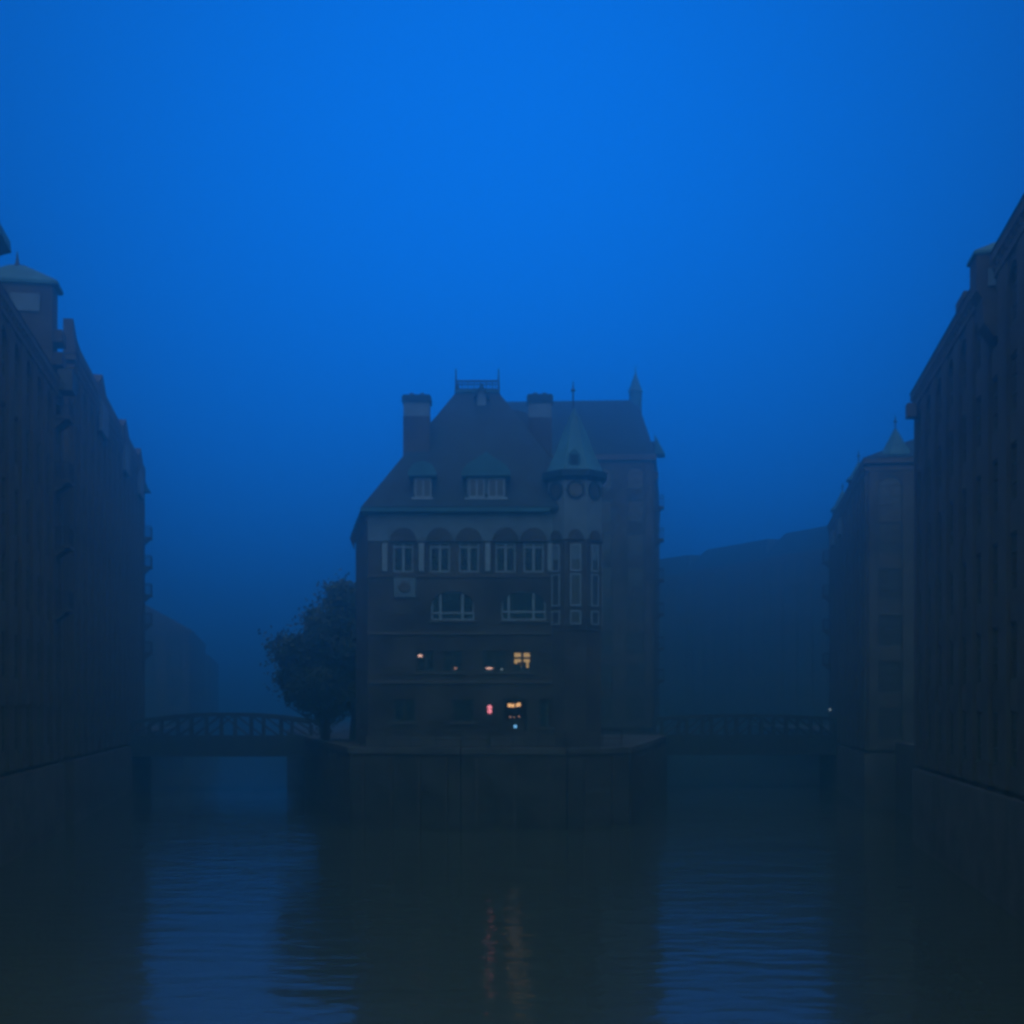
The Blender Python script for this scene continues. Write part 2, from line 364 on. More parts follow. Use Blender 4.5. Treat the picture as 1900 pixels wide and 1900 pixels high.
# --- left bank, near to far (local x runs away from the camera)
Y0, Y1 = 36.0, 81.5
tC, TC, eC, _ = warehouse('tall dark brick warehouse nearest on the left bank, cut by the frame edge', left_at(Y0), uL, (Y1-Y0)*nL, 18, 4.2, 26.0, 30.5, 14, 6, (0,4), 'hip', inset=5.5, group='warehouses along the left canal bank')
ua, ub = (79.2-Y0)*nL, (81.2-Y0)*nL
tw = MB().box(ua, ub, 0.02, 4.2, 25.9, 31.4).build('corner_tower', 'brick', tC)
MB().loft([[(ua-0.2,-0.3,31.4),(ub+0.1,-0.3,31.4),(ub+0.1,4.5,31.4),(ua-0.2,4.5,31.4)],[(ua-0.2,-0.3,31.6),(ub+0.1,-0.3,31.6),(ub+0.1,4.5,31.6),(ua-0.2,4.5,31.6)],
           [((ua+ub)/2-0.1,1.7,32.7),((ua+ub)/2+0.1,1.7,32.7),((ua+ub)/2+0.1,2.5,32.7),((ua+ub)/2-0.1,2.5,32.7)]]).build('tower_roof', 'copper', tw)
MB().lathe((ua+ub)/2, 2.1, [(0.22,32.6),(0.10,32.9),(0.02,33.5)], 8).build('finial', 'iron', tw)
MB().box(ua-0.12, ua-0.003, 0.7, 2.3, 29.8, 30.8).build('window_panel', 'plaster', tw)
for zz in (26.9, 28.2): MB().box(ua+0.2, ub-0.2, -0.5, 0.02, zz, zz+0.7).build('corbel', 'brick', tw)
u0, u1 = (59.2-Y0)*nL, (61.8-Y0)*nL
hh = MB().box(u0+0.3, u1-0.3, 0.35, 3.0, 26.0, 27.8).build('hoist_house', 'brick', tC)
MB().loft([[(u0+0.5,-0.2,27.1),(u1-0.5,-0.2,27.1),(u1-0.5,3.1,27.1),(u0+0.5,3.1,27.1)],[(u0,-0.85,27.5),(u1,-0.85,27.5),(u1,3.2,27.5),(u0,3.2,27.5)],[(u0,-0.8,28.0),(u1,-0.8,28.0),(u1,3.2,28.0),(u0,3.2,28.0)],[(u0+0.4,-0.3,28.6),(u1-0.4,-0.3,28.6),(u1-0.4,3.0,28.7),(u0+0.4,3.0,28.7)]]).build('hoist_hood', 'copper', hh)
for z in (23.7, 20.1, 16.4, 12.8): balcony(tC, TC, 0, (79.0-Y0)*nL, z, 0.9)
MB().box((79.2-Y0)*nL, (80.8-Y0)*nL, -1.1, -0.27, 25.4, 26.6).build('hoist_beam_box', 'iron_green', tC)
Y0, Y1 = 86.0, 135.0
tD, TD, eD, _ = warehouse('long brick warehouse with stacked loading balconies at its far corner, left bank', left_at(Y0), uL, (Y1-Y0)*nL, 18, 4.2, 29.1, 31.2, 14, 8, (4,4), 'hip', inset=6.5, group='warehouses along the left canal bank')
for a, b in ((98.5, 102.5), (114.5, 118.5), (127, 131)):
    MB().box((a-Y0)*nL, (b-Y0)*nL, -0.5, -0.27, 27.0, 29.2).build('bay_panel', 'plaster', tD)
for y in (998, 1052, 1104, 1158, 1211): balcony(tD, TD, 0, (134.0-Y0)*nL, ZC+(HZ-y)*134.2/FPX, 0.8, 1.7)
MB().extx([(-0.27,29.2),(-0.9,28.2),(-0.27,28.2)], (133.0-Y0)*nL, (134.6-Y0)*nL).build('hoist_hood', 'copper', tD)
for k, (a, b, zz) in enumerate(((86.0,97.4,30.1),(97.4,101.6,30.6),(101.6,113.5,30.4),(113.5,118.0,30.8),(118.0,127.0,30.6),(127.0,131.0,30.9),(131.0,135.0,30.7))):
    ua, ub = (a-Y0)*nL+0.01, (b-Y0)*nL-0.01
    if k % 2: MB().extr([(ua,29.13),(ub,29.13),(ub,zz-0.35),((ua+ub)*0.5,zz+0.6),(ua,zz-0.35)], -0.42, 0.5).build('parapet_gable', 'brick', tD)
    else: MB().box(ua, ub, -0.3, 0.4, 29.13, zz).build('parapet', 'brick', tD)
MB().extr([(0.05,30.12),(4.6,30.12),(1.6,30.6),(0.35,31.35),(0.05,31.4)], -0.2, 0.4).build('gable_corner', 'brick', tD)
Y0, Y1 = 212.0, 262.0
warehouse('lower hazy warehouse behind the far balcony corner of the left bank', left_at(Y0), uL, (Y1-Y0)*nL, 16, 4.2, 19.5, 23.5, 14, 5, (4,0), 'gable', group='warehouses fading into the haze')
Y0, Y1 = 274.0, 330.0
warehouse('faintest warehouse deep in the left canal haze', left_at(Y0), uL, (Y1-Y0)*nL, 16, 4.2, 18.0, 22.0, 14, 4, (4,0), 'gable', group='warehouses fading into the haze')
# --- right bank (local x runs towards the camera, origin at the far corner)
YF, YN = 73.4, 26.0
tA, TA, eA, _ = warehouse('massive dark brick warehouse filling the right edge of the frame', (rx(YF), YF), uR, (YF-YN)*nR, 18, 4.2, 23.85, 26.0, 14, 6, (4,0), 'hip', inset=6.0, group='warehouses along the right canal bank')
ua, ub = (YF-52.5)*nR, (YF-51.1)*nR
hb = MB().box(ua, ub, -0.9, 0.5, 22.6, 23.9).loft([[(ua+0.1,-0.27,20.9),(ub-0.1,-0.27,20.9),(ub-0.1,0.2,20.9),(ua+0.1,0.2,20.9)],[(ua+0.05,-0.62,21.4),(ub-0.05,-0.62,21.4),(ub-0.05,0.2,21.4),(ua+0.05,0.2,21.4)],[(ua,-0.7,22.3),(ub,-0.7,22.3),(ub,0.2,22.3),(ua,0.2,22.3)],[(ua,-0.9,22.6),(ub,-0.9,22.6),(ub,0.2,22.6),(ua,0.2,22.6)]]).build('hoist_bay', 'brick', tA)
MB().loft([[(ua-0.1,-1.0,23.91),(ub+0.1,-1.0,23.91),(ub+0.1,0.5,23.91),(ua-0.1,0.5,23.91)],[(ua-0.1,-1.0,24.02),(ub+0.1,-1.0,24.02),(ub+0.1,0.5,24.02),(ua-0.1,0.5,24.02)],[(ua+0.5,-0.1,24.5),(ub-0.5,-0.1,24.5),(ub-0.5,0.4,24.5),(ua+0.5,0.4,24.5)]]).build('bay_roof', 'copper', hb)
MB().box(ub+0.003, ub+0.1, -0.5, -0.08, 22.7, 23.35).build('window_panel', 'plaster', hb)
MB().box((YF-59.6)*nR, (YF-57.6)*nR, -0.3, 1.4, 23.9, 24.5).build('chimney', 'brick', tA)
MB().box((YF-73.0)*nR, (YF-72.2)*nR, -0.75, -0.27, 22.4, 23.1).build('corbel', 'sandstone', tA)
YF, YN = 136.0, 100.0
tB, TB, eB, _ = warehouse('turreted brick warehouse with small spires at the middle of the right bank', (rx(YF), YF), uR, (YF-YN)*nR, 24, 4.2, 25.2, 27.2, 10, 6, (4,8), 'hip', inset=3.5, group='warehouses along the right canal bank')
turret(tB, (YF-YN)*nR-1.2, 2.0, 1.15, 23.0, 25.4, 27.6, 28.6)
turret(tB, (YF-114.5)*nR, 0.6, 0.85, 24.0, 26.0, 27.6, 28.6)
turret(tB, 1.6, 0.9, 1.0, 24.4, 26.4, 28.4, 29.2)
for u in (6.0, 14.0): MB().box(u-1.2, u+1.2, -0.5, -0.27, 22.5, 23.9).build('bay_panel', 'plaster', tB)
for z in (21.5, 18.2, 14.9, 11.6): balcony(tB, TB, 0, 1.8, z, 0.8, 1.7)
# --- hazy blocks closing the right canal
pF = [(k*1.27, y_*1.27) for k, y_ in ((41.5,166),(33.4,182),(25.3,198),(15,214))]
labs = ['faded gabled warehouse block just left of the turreted right bank warehouse', 'faded middle block of the three closing the right canal', 'faintest block closing the right canal, beside the island warehouse']
for i in range(3):
    (ax, ay), (bx_, by_) = pF[i], pF[i+1]
    ang = math.atan2(ay-by_, ax-bx_); L = math.hypot(ax-bx_, ay-by_)
    warehouse(labs[i], (bx_, by_), ang, L-0.3, 15, 4.2, 32.6-0.3*i, 36.6-0.4*i, 6, 7, (0,0), 'hip', inset=2.2, group='warehouses fading into the haze')
# --- warehouse on the island behind the small castle
gx0, gx1 = W(850,0,132).x, W(1209,0,132).x
dirR = math.atan2(1, 0.118)
tG = thing('warehouse', 'big hazy warehouse with spire and side balconies standing behind the turreted house', 'warehouse', (gx0,132,0), 0, None)
LG, DG, EG = gx1-gx0, 42.0, 31.4
sk = DG*0.118
wall = MB().prism([(0,0),(LG,0),(LG+sk,DG),(-sk*1.5,DG)], -0.9, EG)
TG0 = facade(tG, wall, 0, 0, 0, LG, QZ+0.6, EG-0.8, 6, 8)
TG1 = facade(tG, wall, LG, 0, dirR, DG*0.99, QZ+0.6, EG-0.8, 12, 8)
wall.build('wall', 'brick', tG)
MB().prism([(-0.4,-0.4),(LG+0.4,-0.4),(LG+sk+0.4,DG+0.4),(-sk*1.5-0.4,DG+0.4)], EG-0.5, EG+0.02).build('cornice', 'sandstone', tG)
RT = W(0,742,134).z
rf = MB().loft([[(-0.3,-0.3,EG+0.03),(LG+0.35,-0.3,EG+0.03),(LG+sk+0.35,DG+0.3,EG+0.03),(-sk*1.5-0.3,DG+0.3,EG+0.03)],
                [(1.2,1.6,RT-0.3),(LG-1.25,1.6,RT-0.1),(LG+sk-1.6,DG-2,RT-1.5),(-sk*1.5+1.2,DG-2,RT-1.5)],
                [(2.0,3.0,RT-0.1),(LG-1.6,3.0,RT+0.05),(LG+sk-2.4,DG-3,RT-1.2),(-sk*1.5+2,DG-3,RT-1.2)]]).build('roof', 'slate', tG)
c = W(1179,0,134); MB().lathe(c.x-gx0, 2.0, [(0.62,RT-2),(0.62,RT+0.7),(0.75,RT+0.75),(0.5,RT+1.3),(0.06,RT+2.6),(0.02,RT+3.4)], 8).build('roof_spire', 'copper', tG)
for y in (941, 1001, 1076, 1139, 1202, 1262): balcony(tG, TG1, dirR, 2.2, ZC+(HZ-y)*134/FPX, 0.95, 1.9)
z = W(0,845,134).z
def t1(m, pts, u0, u1):
    c_, s_ = math.cos(dirR), math.sin(dirR)
    q = lambda u, v, zz: (LG+u*c_-v*s_, u*s_+v*c_, zz)
    n = len(pts); m.add([q(u0,*p) for p in pts]+[q(u1,*p) for p in pts], [tuple(range(n-1,-1,-1)), tuple(range(n,2*n))]+[(i,(i+1)%n,n+(i+1)%n,n+i) for i in range(n)])
m = MB(); t1(m, [(-0.27,z),(-1.25,z),(-0.27,z+1.9)], 1.2, 3.4); m.build('hoist_hood', 'copper', tG)
m = MB(); t1(m, [(0.6,EG+0.1),(-0.35,EG+0.1),(-0.35,EG+1.6),(0.6,EG+1.6)], 1.4, 3.2); m.build('hoist_dormer', 'brick', tG)
m = MB(); t1(m, [(-0.27,z-2.6),(-0.6,z-2.2),(-0.6,z-1.7),(-0.27,z-1.6)], 1.4, 3.2); m.build('corbel', 'sandstone', tG)

# ------------------------------------------------------------------ the small castle on the tip
YC = 85.0
def PX(x): return (x-950.0)*YC/FPX
def PZ(y): return ZC+(HZ-y)*YC/FPX
cas = thing('turreted_house', 'small castle-like brick house with hipped roof and corner turret on the island tip', 'house', (-2, 91, QZ), world=True)
XL, XR = PX(683), PX(1086)
EZ = PZ(948)
def holed_wall(m, x0, x1, z0, z1, holes, y0, y1):
    xs = sorted({x0, x1, *[h[0] for h in holes], *[h[1] for h in holes]}); zs = sorted({z0, z1, *[h[2] for h in holes], *[h[3] for h in holes]})
    nx, nz = len(xs)-1, len(zs)-1
    def solid(i, k):
        if not (0 <= i < nx and 0 <= k < nz): return False
        cx, cz = (xs[i]+xs[i+1])/2, (zs[k]+zs[k+1])/2
        return not any(h[0] < cx < h[1] and h[2] < cz < h[3] for h in holes)
    for i in range(nx):
        for k in range(nz):
            if not solid(i, k): continue
            a, b, c_, d = xs[i], xs[i+1], zs[k], zs[k+1]
            m.add([(a,y0,c_),(b,y0,c_),(b,y0,d),(a,y0,d)], [(0,1,2,3)]); m.add([(a,y1,c_),(b,y1,c_),(b,y1,d),(a,y1,d)], [(3,2,1,0)])
            if not solid(i-1,k): m.add([(a,y0,c_),(a,y1,c_),(a,y1,d),(a,y0,d)], [(3,2,1,0)])
            if not solid(i+1,k): m.add([(b,y0,c_),(b,y1,c_),(b,y1,d),(b,y0,d)], [(0,1,2,3)])
            if not solid(i,k-1): m.add([(a,y0,c_),(b,y0,c_),(b,y1,c_),(a,y1,c_)], [(3,2,1,0)])
            if not solid(i,k+1): m.add([(a,y0,d),(b,y0,d),(b,y1,d),(a,y1,d)], [(0,1,2,3)])
holes = []
def hole(xa, xb, ya, yb): h = (PX(xa), PX(xb), PZ(yb), PZ(ya)); holes.append(h); return h
top_w = [hole(c-19, c+19, 1006, 1062) for c in (748, 816, 870, 938, 990)]
lun_w = [hole(800, 880, 1096, 1151), hole(930, 1013, 1096, 1151)]
lit_w = [hole(772, 806, 1208, 1247), hole(822, 858, 1208, 1247), hole(894, 938, 1208, 1247), hole(951, 987, 1208, 1247)]
bar_w = [hole(838, 880, 1298, 1340), hole(932, 980, 1296, 1356)]
low_w = [hole(730, 770, 1298, 1340), hole(1000, 1030, 1298, 1350)]
m = MB(); holed_wall(m, XL, XR, QZ+0.01, EZ, holes, YC, YC+0.42); m.build('front_wall', 'brick_dark', cas)
BL, BR = (PX(660)*98/85, 98.0), (5.9, 98.0)
def wallseg(ax, ay, bx_, by_, th=0.4):
    d = Vector((bx_-ax, by_-ay, 0)).normalized(); n = Vector((-d.y, d.x, 0))*th
    return [(ax,ay),(bx_,by_),(bx_+n.x,by_+n.y),(ax+n.x,ay+n.y)]
MB().prism(wallseg(BL[0],BL[1],XL+0.003,YC+0.004), QZ, EZ).build('side_wall', 'brick', cas)
MB().prism(wallseg(XR-0.003,YC+0.004,BR[0],BR[1]), QZ, EZ).build('side_wall', 'brick', cas)
MB().prism([(XL+0.3,YC+2.4),(XR-0.3,YC+2.4),(BR[0]-0.42,BR[1]),(BL[0]+0.42,BL[1])], QZ, EZ-0.05).build('inner_room', 'room', cas)
for y in (1075, 1262, 1288): MB().box(XL+0.45, XR-0.45, YC+0.425, YC+2.38, PZ(y)-0.12, PZ(y)).build('floor_slab', 'room', cas)
# stone base, string courses, frieze
MB().box(XL-0.12, XR+0.1, YC-0.13, YC-0.004, QZ+0.01, PZ(1366)).build('base_course', 'granite', cas)
for y, h in ((1066, 0.16), (1172, 0.18), (1262, 0.2)):
    MB().box(XL-0.05, PX(1022), YC-0.09, YC-0.003, PZ(y)-h, PZ(y)).build('string_course', 'sandstone', cas)
fr = MB().box(XL-0.02, PX(1030), YC-0.05, YC-0.002, PZ(1004), EZ-0.12).build('frieze', 'plaster', cas)
# windows of the upper floor
def cas_window(h, vert, horiz, matn='white_paint', glass='glass', fw=0.11, dy=0.12, label=None):
    x0, x1, z0, z1 = h; ya, yb = YC+dy, YC+dy+0.09; m = MB()
    m.box(x0+0.002, x0+fw, ya, yb, z0+0.002, z1-0.002).box(x1-fw, x1-0.002, ya, yb, z0+0.002, z1-0.002).box(x0+fw, x1-fw, ya, yb, z0+0.002, z0+fw).box(x0+fw, x1-fw, ya, yb, z1-fw, z1-0.002)
    for v in vert: m.box(v-0.075, v+0.075, ya-0.015, yb-0.02, z0+fw, z1-fw)
    for q in horiz: m.box(x0+fw, x1-fw, ya-0.01, yb-0.015, q-0.06, q+0.06)
    wo = m.build('window', matn, cas)
    p = MB().add([(x0+fw,ya+0.05,z0+fw),(x1-fw,ya+0.05,z0+fw),(x1-fw,ya+0.05,z1-fw),(x0+fw,ya+0.05,z1-fw)], [(0,1,2,3)])
    pn = p.build('pane', glass, None); pn.parent = wo
    s_ = MB().box(x0-0.12, x1+0.12, YC-0.12, YC+0.1, z0-0.12, z0+0.001).build('sill', 'sandstone', None); s_.parent = wo
    return wo
for h in top_w:
    cx = (h[0]+h[1])/2
    cas_window(h, [cx], [h[3]-0.28])
    a = arch_pts(1.62, 0.86, 14)
    MB().extr([(cx+x, PZ(1005)+z) for x, z in a], YC-0.16, YC-0.052).build('arch', 'brick_dark', cas)
for c_ in (714, 782, 905, 1021):
    MB().box(PX(c_)-0.16, PX(c_)+0.16, YC-0.11, YC-0.003, PZ(1060), PZ(1008)).build('pilaster_strip', 'white_paint', cas)
for h, vs, zq in ((lun_w[0], (817, 858), 1137), (lun_w[1], (944, 990), 1135)):
    cas_window(h, [PX(v) for v in vs], [PZ(zq)], glass='glass')
    cx = (h[0]+h[1])/2; wd = h[1]-h[0]; hh_ = 0.95
    a = [(cx+x, h[3]-hh_+z) for x, z in arch_pts(wd, hh_*0.97, 14)]; m = MB()
    for i in range(len(a)-1):
        m.extr([a[i], a[i+1], (a[i+1][0], h[3]), (a[i][0], h[3])], YC+0.003, YC+0.11)
    m.build('arch', 'brick_dark', cas)
# relief plaque
pl = MB().box(PX(731), PX(771), YC-0.12, YC-0.003, PZ(1108), PZ(1072)).build('plaque', 'plaster', cas)
MB().lathe(0, 0, [(0.36,0),(0.36,0.07),(0.28,0.1)], 16).build('shield', 'sandstone', pl)
sh = [c_ for c_ in pl.children][0]; sh.parent = cas; sh.matrix_parent_inverse = Matrix.Identity(4)
sh.location = (PX(751)+2, YC-0.12-91, PZ(1089)-QZ); sh.rotation_euler = (R(90), 0, 0)
# dining-floor windows
for h in lit_w: cas_window(h, [(h[0]+h[1])/2], [h[3]-0.42], matn='iron_green', dy=0.16)
cas_window(bar_w[0], [], [], matn='iron_green', dy=0.16)
x0, x1, z0, z1 = bar_w[1]
m = MB().box(x0, x0+0.1, YC+0.14, YC+0.24, z0, z1).box(x1-0.1, x1, YC+0.14, YC+0.24, z0, z1).box(x0+0.1, x1-0.1, YC+0.14, YC+0.24, z1-0.1, z1).box((x0+x1)/2-0.04, (x0+x1)/2+0.04, YC+0.15, YC+0.23, z0, z1-0.1)
dr = m.build('terrace_door', 'iron_green', cas)
for h in low_w: cas_window(h, [(h[0]+h[1])/2], [], matn='iron_green', dy=0.16)
# curtain in the right-hand dining window, its lamplight put in as own glow
h = lit_w[3]; m = MB(); n = 14; xs_ = [PX(954)+ (PX(983)-PX(954))*i/n for i in range(n+1)]
for i in range(n):
    ya, yb = YC+0.36+0.05*(i % 2), YC+0.36+0.05*((i+1) % 2)
    zb = PZ(1231) if i < 3 else PZ(1228)
    if i in (6, 7, 11, 12): zb = PZ(1239)
    m.add([(xs_[i],ya,zb),(xs_[i+1],yb,zb),(xs_[i+1],yb,PZ(1211)),(xs_[i],ya,PZ(1211))], [(0,1,2,3)])
m.build('glow_curtain', 'glow_curtain', cas)
# roof
def RP(x, y, Y): p = W(x, y, Y); return (p.x, p.y, p.z)
base = [(XL-0.35,YC-0.45,EZ),(XR+0.25,YC-0.45,EZ),(BR[0]+0.4,98.4,EZ),(BL[0]-0.4,98.4,EZ)]
base2 = [(p[0],p[1],p[2]+0.22) for p in base]
pa, pb = RP(846,728,90.3), RP(925,728,90.3); zp = pa[2]
rf = MB().loft([base, base2, [(pa[0],90.3,zp),(pb[0],90.3,zp),(pb[0],94.2,zp),(pa[0],94.2,zp)]]).build('roof', 'slate', cas)
qa = RP(977,768,93)
MB().loft([[(pb[0]-2,88.0,EZ+1.2),(XR+0.2,89.0,EZ+0.5),(BR[0]+0.2,98.0,EZ+0.5),(pb[0]-2,98.0,EZ+1.2)],[(pb[0]-0.6,92.2,qa[2]+0.5),(qa[0],92.6,qa[2]),(qa[0],95,qa[2]),(pb[0]-0.6,95,qa[2]+0.5)]]).build('rear_roof', 'slate', rf)
MB().box(XL-0.42, PX(1020), YC-0.52, YC-0.42, EZ-0.1, EZ+0.12).build('gutter', 'copper', cas)
for i in range(6):                              # eave brackets of the left side
    f = i/5; x_ = (XL-0.02)*(1-f)+(BL[0]-0.02)*f; y_ = YC+0.3+f*12.4
    MB().extr([(x_,EZ-0.03),(x_-0.38,EZ-0.03),(x_-0.05,EZ-0.9)], y_-0.12, y_+0.12).build('eave_bracket', 'wood', cas)
# roof-deck railing
rl = MB().box(pa[0]-0.08, pb[0]+0.08, 90.2, 94.3, zp+0.002, zp+0.14).build('roof_deck', 'copper', cas)
zt = RP(0,707,90.3)[2]
for x_ in (pa[0], pb[0]):
    for y_ in (90.3, 94.2):
        MB().tube((x_,y_,zp+0.1),(x_,y_,RP(0,684,90.3)[2]),0.07,6,0.035).build('corner_post', 'iron', rl).matrix_parent_inverse = Matrix.Identity(4)
def railside(p, q, n):
    m = MB(); p, q = Vector(p), Vector(q); up = Vector((0,0,1))
    m.tube(p+up*(zt-zp), q+up*(zt-zp), 0.06); m.tube(p+up*(zt-zp-0.22), q+up*(zt-zp-0.22), 0.04); m.tube(p+up*0.2, q+up*0.2, 0.05)
    for i in range(1, n):
        a = p+(q-p)*(i/n); m.tube(a+up*0.14, a+up*(zt-zp), 0.03 if i % 2 else 0.045, 5)
    r = m.build('railing', 'iron', rl); r.matrix_parent_inverse = Matrix.Identity(4)
railside((pa[0],90.3,zp),(pb[0],90.3,zp),14); railside((pa[0],94.2,zp),(pb[0],94.2,zp),14); railside((pa[0],90.3,zp),(pa[0],94.2,zp),14); railside((pb[0],90.3,zp),(pb[0],94.2,zp),14)
# chimneys
def chimney(xa, xb, Yc, dep, ytop, ycap, yband, ybot):
    p0, p1 = W(xa,ytop,Yc), W(xb,ybot,Yc); ch = MB().box(p0.x, p1.x, Yc, Yc+dep, p1.z, W(0,yband,Yc).z).build('chimney', 'brick_dark', cas)
    bnd = MB().box(p0.x+0.02, p1.x-0.02, Yc+0.02, Yc+dep-0.02, W(0,yband,Yc).z+0.002, W(0,ycap,Yc).z).build('band', 'plaster', None); bnd.parent = ch
    m = MB().box(p0.x-0.08, p1.x+0.08, Yc-0.08, Yc+dep+0.08, W(0,ycap,Yc).z+0.002, p0.z-0.1).box(p0.x-0.02, p1.x+0.02, Yc-0.02, Yc+dep+0.02, p0.z-0.1, p0.z)
    cp = m.build('cap', 'slate', None); cp.parent = ch
    for i in range(2):
        pt = MB().lathe(p0.x+(p1.x-p0.x)*(0.3+0.4*i), Yc+dep/2, [(0.16,p0.z),(0.13,p0.z+0.22)], 10).build('flue', 'brick', None); pt.parent = ch
chimney(748, 797, 87.2, 1.3, 732, 745, 772, 905)
chimney(980, 1024, 89.5, 1.3, 731, 746, 774, 900)
# dormers
def dormer(xa, xb, Yf, ytop, yeave, ybot, panes, peak):
    a, b = W(xa,yeave,Yf), W(xb,ybot,Yf); zt_, ze, zb = W(0,ytop,Yf).z, a.z, b.z
    d = MB().box(a.x+0.12, b.x-0.12, Yf+0.16, Yf+3.2, zb-0.5, ze).build('dormer', 'plaster', cas)
    prof = []; n = 14
    for i in range(n+1):
        f = i/n*2-1; zz = (1-abs(f)**4.5)*0.58 + (max(0, 1-abs(f)*1.7)**1.3*0.42 if peak else (1-abs(f)**2)*0.42)
        prof.append((a.x-0.18+(b.x-a.x+0.36)*i/n, ze+0.22+(zt_-ze-0.22)*zz))
    prof = prof + [(b.x+0.18, ze+0.002), (a.x-0.18, ze+0.002)]
    MB().extr(prof, Yf-0.25, Yf+3.6).build('dormer_roof', 'copper', None).parent = d
    for (pa_, pb_) in panes:
        x0, x1 = W(pa_,0,Yf).x, W(pb_,0,Yf).x; z0, z1 = zb+0.12, ze-0.12; m = MB(); fw = 0.08
        m.box(x0,x0+fw,Yf+0.02,Yf+0.15,z0,z1).box(x1-fw,x1,Yf+0.02,Yf+0.15,z0,z1).box(x0+fw,x1-fw,Yf+0.02,Yf+0.15,z0,z0+fw).box(x0+fw,x1-fw,Yf+0.02,Yf+0.15,z1-fw,z1).box((x0+x1)/2-0.05,(x0+x1)/2+0.05,Yf+0.01,Yf+0.14,z0+fw,z1-fw)
        m.build('window', 'white_paint', None).parent = d
        MB().box(x0+fw,x1-fw,Yf+0.11,Yf+0.155,z0+fw,z1-fw).build('pane', 'glass_dark', None).parent = d
    MB().box(a.x, b.x, Yf-0.08, Yf+0.4, zb-0.02, zb+0.09).build('sill', 'white_paint', None).parent = d
dormer(763, 804, 84.95, 857, 884, 926, [(770,800)], False)
dormer(862, 942, 84.95, 839, 884, 926, [(870,899),(906,936)], True)
# tall narrow attic dormer below the roof deck
a, b = W(885,733,89.6), W(902,765,89.6)
d = MB().extr([(a.x,b.z),(b.x,b.z),(b.x,a.z),((a.x+b.x)/2,a.z+0.5),(a.x,a.z)], 89.6, 91.4).build('attic_dormer', 'plaster', cas)
MB().extr([(a.x-0.2,a.z-0.12),((a.x+b.x)/2,a.z+0.75),(b.x+0.2,a.z-0.12),(b.x+0.1,a.z-0.14),((a.x+b.x)/2,a.z+0.52),(a.x-0.1,a.z-0.14)], 89.4, 91.5).build('attic_roof', 'slate', None).parent = d
sk_ = W(918,810,88.3); MB().extx([(88.1,sk_.z-0.4),(88.35,sk_.z-0.4),(88.75,sk_.z+0.45),(88.5,sk_.z+0.45)], sk_.x-0.22, sk_.x+0.22).build('skylight', 'glass_dark', cas)
# corner turret
tx, ty, tr = PX(1067), YC+0.9, PX(1117)-PX(1067)
tro = tr/math.cos(math.pi/8)
drum = MB().lathe(tx, ty, [(tro*0.97,QZ+0.01),(tro*0.97,PZ(1172)),(tro*0.99,PZ(1170)),(tro*0.99,PZ(1003))], 8, math.pi/8).build('turret', 'brick_dark', cas)
up = MB().lathe(tx, ty, [(tro,PZ(1003)+0.002),(tro,PZ(890))], 8, math.pi/8).build('turret_drum', 'plaster', None); up.parent = drum
MB().lathe(tx, ty, [(tro*1.02,PZ(894)),(tro*1.20,PZ(887)),(tro*1.20,PZ(876)),(tro*1.08,PZ(874))], 8, math.pi/8).build('turret_cornice', 'slate', None).parent = drum
cone = MB().lathe(tx, ty, [(tro*1.1,PZ(876)+0.003),(tro*1.0,PZ(868)),(tro*0.72,PZ(838)),(tro*0.42,PZ(795)),(tro*0.18,PZ(768)),(0.06,PZ(752))], 8, math.pi/8).build('turret_roof', 'copper', None); cone.parent = drum
MB().lathe(PX(1057)*1.0+0.25, ty, [(0.055,PZ(765)),(0.05,PZ(722)),(0.16,PZ(718)),(0.05,PZ(714)),(0.02,PZ(700))], 8).build('finial', 'iron', None).parent = drum
dm = MB().extr([(PX(1054),PZ(868)),(PX(1076),PZ(868)),(PX(1076),PZ(846)),(PX(1065),PZ(836)),(PX(1054),PZ(846))], ty-tr*0.98, ty).build('turret_dormer', 'copper', None); dm.parent = drum
MB().box(PX(1058), PX(1072), ty-tr*0.98-0.03, ty-tr*0.98-0.002, PZ(866), PZ(847)).build('louvre', 'slate', None).parent = drum
def turret_face(k, fn):
    ang = k*math.pi/4; ob = fn(); ob.parent = drum
    ob.location = (tx+math.sin(ang)*tr, ty-math.cos(ang)*tr, 0); ob.rotation_euler = (0,0,ang); return ob
def oculus():
    m = MB(); n = 20; zc_ = PZ(912)
    for r0, r1, y0, y1 in ((0.42,0.56,-0.07,-0.003),):
        m.loft([[(r*math.cos(2*math.pi*i/n), y, zc_+r*math.sin(2*math.pi*i/n)) for i in range(n)] for r, y in ((r0,y1),(r0,y0),(r1,y0),(r1,y1))])
    return m.build('round_window', 'slate')
def oculus_pane():
    m = MB(); n = 20; zc_ = PZ(912); m.loft([[(0.419*math.cos(2*math.pi*i/n), y, zc_+0.419*math.sin(2*math.pi*i/n)) for i in range(n)] for y in (-0.03,-0.004)]); return m.build('pane', 'glass_dark')
def slit(ya, yb, wd=0.66):
    def f():
        m = MB(); z0, z1 = PZ(yb), PZ(ya); m.box(-wd/2,-wd/2+0.07,-0.09,-0.003,z0,z1).box(wd/2-0.07,wd/2,-0.09,-0.003,z0,z1).box(-wd/2+0.07,wd/2-0.07,-0.09,-0.003,z0,z0+0.09).box(-wd/2+0.07,wd/2-0.07,-0.09,-0.003,z1-0.09,z1); return m.build('window', 'white_paint')
    return f
def slit_pane(ya, yb, wd=0.66):
    return lambda: MB().box(-wd/2+0.07,wd/2-0.07,-0.03,-0.004,PZ(yb)+0.09,PZ(ya)-0.09).build('pane', 'glass_dark')
